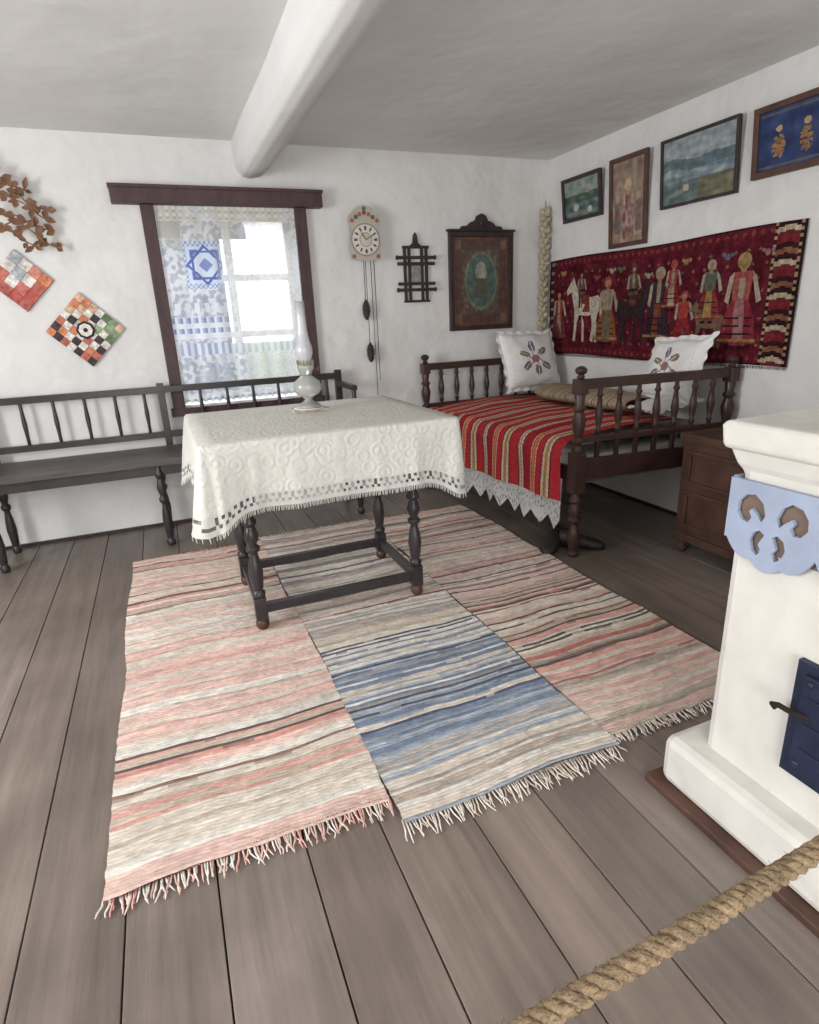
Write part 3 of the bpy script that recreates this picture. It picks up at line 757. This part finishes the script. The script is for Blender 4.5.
# ---------------------------------------------------------------- right wall pictures
def picture(y0,y1,z0,z1,fw,fm,cfn,tilt=.03,dim=.8,name='framed_picture'):
    b=MB(); x=XR-.002
    H=z1-z0
    def px(z,d): return x-d-tilt*(z-z0)/H
    def bar(ya,yb,za,zb,d):
        vs=[(px(z,dd),y,z) for dd in (0,d) for y in (ya,yb) for z in (za,zb)]
        b.add(vs,[(0,1,3,2),(4,6,7,5),(0,4,5,1),(2,3,7,6),(0,2,6,4),(1,5,7,3)],fm)
    bar(y0,y1,z0,z0+fw,.022);bar(y0,y1,z1-fw,z1,.022);bar(y0,y0+fw,z0+fw,z1-fw,.022);bar(y1-fw,y1,z0+fw,z1-fw,.022)
    b.grid(lambda u,v:(px(z0+H*v,.010),y1-(y1-y0)*u,z0+H*v),90,64,M_paint,lambda u,v:mul(cfn(u,v),dim),False)
    return b.build(name,bevel=.002)
def nz(a,c,s): return noise.noise(Vector((a,c,s)))
def ramp(t,cols):
    t=max(0,min(.999,t))*(len(cols)-1); i=int(t); return mixc(L(cols[i]),L(cols[i+1]),t-i)
def p1(u,v):
    n=nz(u*6,v*9,1)
    if v>.6+.08*nz(u*4,0,1): return ramp(.5+n,['#7f948e','#93a09a','#a8aea2'])
    if v>.42: return ramp(.5+n,['#3c5148','#4a5c50','#66765f'])
    if math.hypot((u-.35),(v-.3)*.8)<.07 or math.hypot((u-.7),(v-.2)*.8)<.06: return L('#c8c5b5')
    return ramp(.5+n,['#3f565c','#5c7578','#86958c'])
def p2(u,v):
    n=nz(u*7,v*9,8)
    c=ramp(.5+n,['#8a6f60','#9a8574','#a99a8a'])
    if abs(u-.5)<.16 and .10<v<.6: c=ramp(.5+nz(u*14,v*14,1),['#7a4a44','#94706a','#b3a397'])
    if math.hypot(u-.5,(v-.68)*1.5)<.1: c=L('#bda28c')
    if .12<math.hypot(u-.5,(v-.68)*1.5)<.15: c=L('#a88a5c')
    for q in (.22,.78):
        if abs(u-q)<.08 and .15<v<.5: c=ramp(.5+n,['#566b6e','#77706a','#8a5c54'])
        if math.hypot(u-q,(v-.55)*1.5)<.05: c=L('#b89c86')
    if v>.86: c=mul(c,.8)
    return c
def p3(u,v):
    n=nz(u*6,v*14,3); m=.55+.12*nz(u*3,0,3)
    if v>m+.1: return ramp(.5+n*.8,['#86949a','#98a3a6','#aeb3b0'])
    if v>m-.05: return ramp(.5+n,['#566970','#6a7c84'])
    if v>.34: return ramp(.5+n,['#6a7d84','#80929a','#a3aeae'])
    if u>.5: return ramp(.5+n,['#595c4e','#706e5a','#857f68'])
    if math.hypot(u-.35,(v-.25))<.045: return L('#b9b4a4')
    return ramp(.5+n,['#506365','#657673','#7d8a80'])
def p4(u,v):
    n=nz(u*6,v*6,2); c=ramp(.5+n,['#22305a','#2a3b68','#3a4c74'])
    if .06<u<.94 and (abs(v-.14)<.02 or abs(v-.86)<.015): c=L('#5a5c54')
    for q in (.22,.45,.68,.88):
        if ((u-q)/.055)**2+((v-.40)/.17)**2<1 and nz(u*26,v*26,3)>-.15: c=ramp(.5+nz(u*20,v*20,9),['#7a5c38','#a5804a','#8a4a3c'])
        if math.hypot(u-q,(v-.64)*.7)<.03: c=L('#b89c78')
    return c
picture(3.31,3.70,1.755,2.015,.022,M_dark,p1)
picture(2.915,3.225,1.545,2.03,.024,M_brown,p2,dim=.9)
picture(2.335,2.82,1.70,2.03,.014,M_dark,p3,dim=.85)
picture(1.70,2.26,1.735,2.02,.026,M_brown,p4,dim=.9)
# ---------------------------------------------------------------- tapestry
b=MB(); TY1,TY0,TZ0,TZ1=3.84,1.95,.895,1.53; TL=TY1-TY0; TH=TZ1-TZ0
def T(s,z,o_=0):
    return (XR-.012-o_-.004*noise.noise(Vector((s*4,z*4,0))),TY1-s,z)
def dimt(c,t=.26,k=.88): return mul(mixc(c,L('#4a2c2c'),t),k)
def ct(u,v):
    s=u*TL; z=v*TH; m=ramp(.5+nz(u*30,v*12,1),['#45141d','#521a25','#60222d'])
    eR=TL-s; e=min(s,eR)
    if e<.012: return L('#2a181c')
    if eR<.15:
        zz=(z+.35*abs(((eR-.012)/.138)-.5)*.09); k=int(zz/.024)%6
        if eR<.028 or eR>.135: return dimt(L('#b79e7c')) if int(z/.016)%2 else L('#2a1519')
        return [L('#66282c'),dimt(L('#b5a78e'),.1,.9),L('#2c1a1e'),dimt(L('#8c6048')),L('#33191f'),L('#6a2428')][k]
    if s<.05:
        return L('#3a2226') if int(z/.02)%3 else dimt(L('#a39078'))
    if z>TH-.05 or z<.05:
        zz=(TH-z) if z>TH/2 else z
        if zz<.010: return L('#241317')
        q=(s*20)%1
        if abs(q-.5)+abs((zz-.03)/.04)<.32: return dimt(L('#8a4038'))
        return L('#571f28')
    gx=(s*14+int(z*16)%2*.5)%1; gz_=(z*16)%1
    if abs(gx-.5)+abs(gz_-.5)<.16 and nz(int(s*14)*1.7,int(z*16)*1.3,7)>-.1: return dimt(L(['#8c6a4c','#6a7058','#94605a'][int(s*14)%3]))
    return m
b.grid(lambda u,v:T(u*TL,TZ0+TH*v+.006*math.sin(u*9)),260,88,M_tap,ct,False)
lay=[.003]
def P2(pts,c):
    lay[0]+=.00002
    b.plate([T(s,z,lay[0]-.002) for s,z in pts],(-.002,0,0),M_tap,dimt(L(c)))
def circ(s,z,r,c,n=10,ry=None): P2([(s+r*math.cos(2*math.pi*i/n),z+(ry or r)*math.sin(2*math.pi*i/n)) for i in range(n)],c)
def person(s,z,h,top,skirt,apron=None,male=False,hat=None,arm=1):
    w=h*.125
    if male:
        P2([(s-w*.8,z+h*.04),(s-w*.15,z+h*.04),(s,z+h*.4),(s+w*.15,z+h*.04),(s+w*.8,z+h*.04),(s+w*.8,z+h*.48),(s-w*.8,z+h*.48)],skirt)
        for q in (-.5,.5): circ(s+w*q,z+h*.03,w*.45,'#1d1214',8,h*.025)
        P2([(s-w*1.1,z+h*.36),(s+w*1.1,z+h*.36),(s+w,z+h*.78),(s-w,z+h*.78)],top)
        P2([(s-w*1.1,z+h*.44),(s+w*1.1,z+h*.44),(s+w*1.1,z+h*.49),(s-w*1.1,z+h*.49)],'#2a1519')
    else:
        P2([(s-w*1.9,z+h*.08),(s,z+h*.05),(s+w*1.9,z+h*.08),(s+w*1.4,z+h*.35),(s+w*.7,z+h*.52),(s-w*.7,z+h*.52),(s-w*1.4,z+h*.35)],skirt)
        for k in (.16,.24,.32): P2([(s-w*(1.85-k*1.6),z+h*k),(s+w*(1.85-k*1.6),z+h*k),(s+w*(1.82-k*1.6),z+h*(k+.018)),(s-w*(1.82-k*1.6),z+h*(k+.018))],'#2a1519')
        if apron: P2([(s-w*.7,z+h*.1),(s+w*.7,z+h*.1),(s+w*.4,z+h*.5),(s-w*.4,z+h*.5)],apron)
        P2([(s-w*1.9,z+h*.09),(s+w*1.9,z+h*.09),(s+w*1.83,z+h*.12),(s-w*1.83,z+h*.12)],'#a88a54')
        for q in (-.6,.6): circ(s+w*q,z+h*.03,w*.4,'#1d1214',8,h*.025)
        P2([(s-w*.75,z+h*.5),(s+w*.75,z+h*.5),(s+w,z+h*.78),(s-w,z+h*.78)],top)
    P2([(s-w*.25,z+h*.52),(s+w*.25,z+h*.52),(s+w*.3,z+h*.76),(s-w*.3,z+h*.76)],'#a89a86')
    for sg in (-1,1):
        P2([(s+sg*w*.8,z+h*.78),(s+sg*w*1.25,z+h*.74),(s+sg*w*(1.9 if sg==arm else 1.5),z+h*.5),(s+sg*w*(1.5 if sg==arm else 1.1),z+h*.47)],'#b3a894')
    P2([(s-w*.25,z+h*.76),(s+w*.25,z+h*.76),(s+w*.25,z+h*.83),(s-w*.25,z+h*.83)],'#b08a70')
    circ(s,z+h*.88,w*.66,hat or '#2a1519',12); circ(s,z+h*.865,w*.42,'#b8937a',10)
    if male: P2([(s-w*.8,z+h*.92),(s+w*.8,z+h*.92),(s+w*.4,z+h*1.0),(s-w*.4,z+h*1.0)],hat or '#2a1519')
HO=[(.02,.35),(.06,.62),(.14,.70),(.35,.68),(.55,.68),(.64,.72),(.74,.92),(.79,1.0),(.83,.95),(.97,.80),(.94,.73),(.84,.78),(.78,.62),(.74,.50),(.73,.30),(.76,.02),(.70,0),(.67,.28),(.62,.42),(.40,.40),(.30,.42),(.26,.25),(.30,.02),(.23,0),(.20,.25),(.14,.42),(.10,.55),(.07,.35)]
def horse(s,z,w,h,c,flip=False,saddle=None):
    F=lambda P:[(s+(1-a if flip else a)*w,z+q*h) for a,q in P]
    P2(F(HO),c); P2(F([(.48,.30),(.46,0),(.52,0),(.54,.4)]),c); P2(F([(.15,.3),(.13,0),(.19,0),(.22,.4)]),c)
    P2(F([(.60,.70),(.72,.95),(.68,.92),(.56,.70)]),'#4a3a30'); circ(s+(1-.88 if flip else .88)*w,z+h*.86,w*.015,'#1d1214',6)
    if saddle: P2(F([(.34,.46),(.54,.46),(.52,.72),(.36,.72)]),saddle)
gz=TZ0+.07
person(.12,gz+.02,.36,'#a84a3a','#7a3a3c','#a89a86')
horse(.19,gz+.02,.40,.42,'#d6cdba',True,'#8a3a34')
person(.36,gz+.24,.24,'#7a5a4c','#5a3a34',male=True,hat='#3a2426')
person(.625,gz+.0,.44,'#a89a86','#8c5a34','#77705a',hat='#a84a3a')
horse(.70,gz+.02,.34,.36,'#2e2a30',False,'#7a4a3a')
person(.85,gz+.20,.28,'#6b5a4c','#3c3a44',male=True,hat='#5c4434')
person(1.06,gz+.02,.44,'#34303a','#33283a','#8a4a34',hat='#b5a78e')
person(1.155,gz+.20,.28,'#a84a44','#8a2a2c','#a89a86',hat='#a85248')
person(1.25,gz+.0,.32,'#a84238','#8c2a2c','#5a6a74',hat='#a84a40')
horse(1.28,gz+.01,.26,.24,'#7c6450',True)
person(1.41,gz+.13,.33,'#5f6a5c','#8c3a38','#a88a54',hat='#b5a894')
person(1.60,gz+.0,.48,'#a85a54','#8f3440','#a8787a',hat='#a88a60')
for (s,z,c) in ((.16,.52,'#a88a54'),(.52,.47,'#a05a50'),(.74,.50,'#5c7a4c'),(.97,.45,'#b0a690'),(1.24,.50,'#a88a54'),(1.5,.5,'#6c7a8a'),(.66,.5,'#b0a690'),(1.72,.5,'#a8787a')):
    zz=TZ0+.02+z; circ(s,zz,.016,c,8); circ(s+.026,zz+.008,.010,c,8); circ(s-.022,zz+.01,.010,c,8)
for i in range(230):
    s=TL*(i+.5)/230; b.tube([T(s,TZ0+.002),T(s+random.uniform(-.004,.004),TZ0-.012)],[.002,.0012],M_tap,3,L('#3a1519'))
b.build('figural_tapestry',recalc=False)
# ---------------------------------------------------------------- lights
def area(name,loc,tgt,sx_,sy_,p,col=(1,1,1)):
    l=bpy.data.lights.new(name,'AREA'); l.shape='RECTANGLE'; l.size=sx_; l.size_y=sy_; l.energy=p; l.color=col
    o=bpy.data.objects.new(name,l); o.location=loc
    o.rotation_euler=(Vector(tgt)-Vector(loc)).to_track_quat('-Z','Y').to_euler(); S.collection.objects.link(o); return o
area('doorway_fill',(0,YF-.12,1.0),(0,0,1.0),1.9,1.8,58,(1,.985,.965))  # added fill lamp behind the camera, set in the added doorway
area('left_fill',(XL-.1,1.65,1.3),(0,1.65,1.2),1.0,1.0,66,(.98,.99,1))  # added fill lamp left of view, set in the added window
area('window_daylight_back',(.6,YB+1.5,2.75),(.55,YB-.6,.9),1.6,1.2,110,(.97,.985,1))
w=bpy.data.worlds.new('sky'); S.world=w; w.use_nodes=True
bg=w.node_tree.nodes['Background']; bg.inputs[0].default_value=(.94,.965,1,1); bg.inputs[1].default_value=2.6
# ---------------------------------------------------------------- camera
psi=math.radians(21.7); p=math.radians(18.3); r=math.radians(2.6)
hd=Vector((math.sin(psi),math.cos(psi),0)); fw_=hd*math.cos(p)+Vector((0,0,-math.sin(p)))
r0=Vector((math.cos(psi),-math.sin(psi),0)); u0=hd*math.sin(p)+Vector((0,0,math.cos(p)))
cr0=r0*math.cos(r)-u0*math.sin(r); cu0=r0*math.sin(r)+u0*math.cos(r)
cam=bpy.data.cameras.new('camera'); cam.sensor_fit='VERTICAL'; cam.sensor_height=36; cam.lens=590/1024*36; cam.clip_start=.02
co=bpy.data.objects.new('camera',cam); S.collection.objects.link(co)
mm=Matrix((cr0,cu0,-fw_)).transposed().to_4x4(); mm.translation=Vector((0,0,1.2)); co.matrix_world=mm
S.camera=co
S.view_settings.view_transform='Standard'
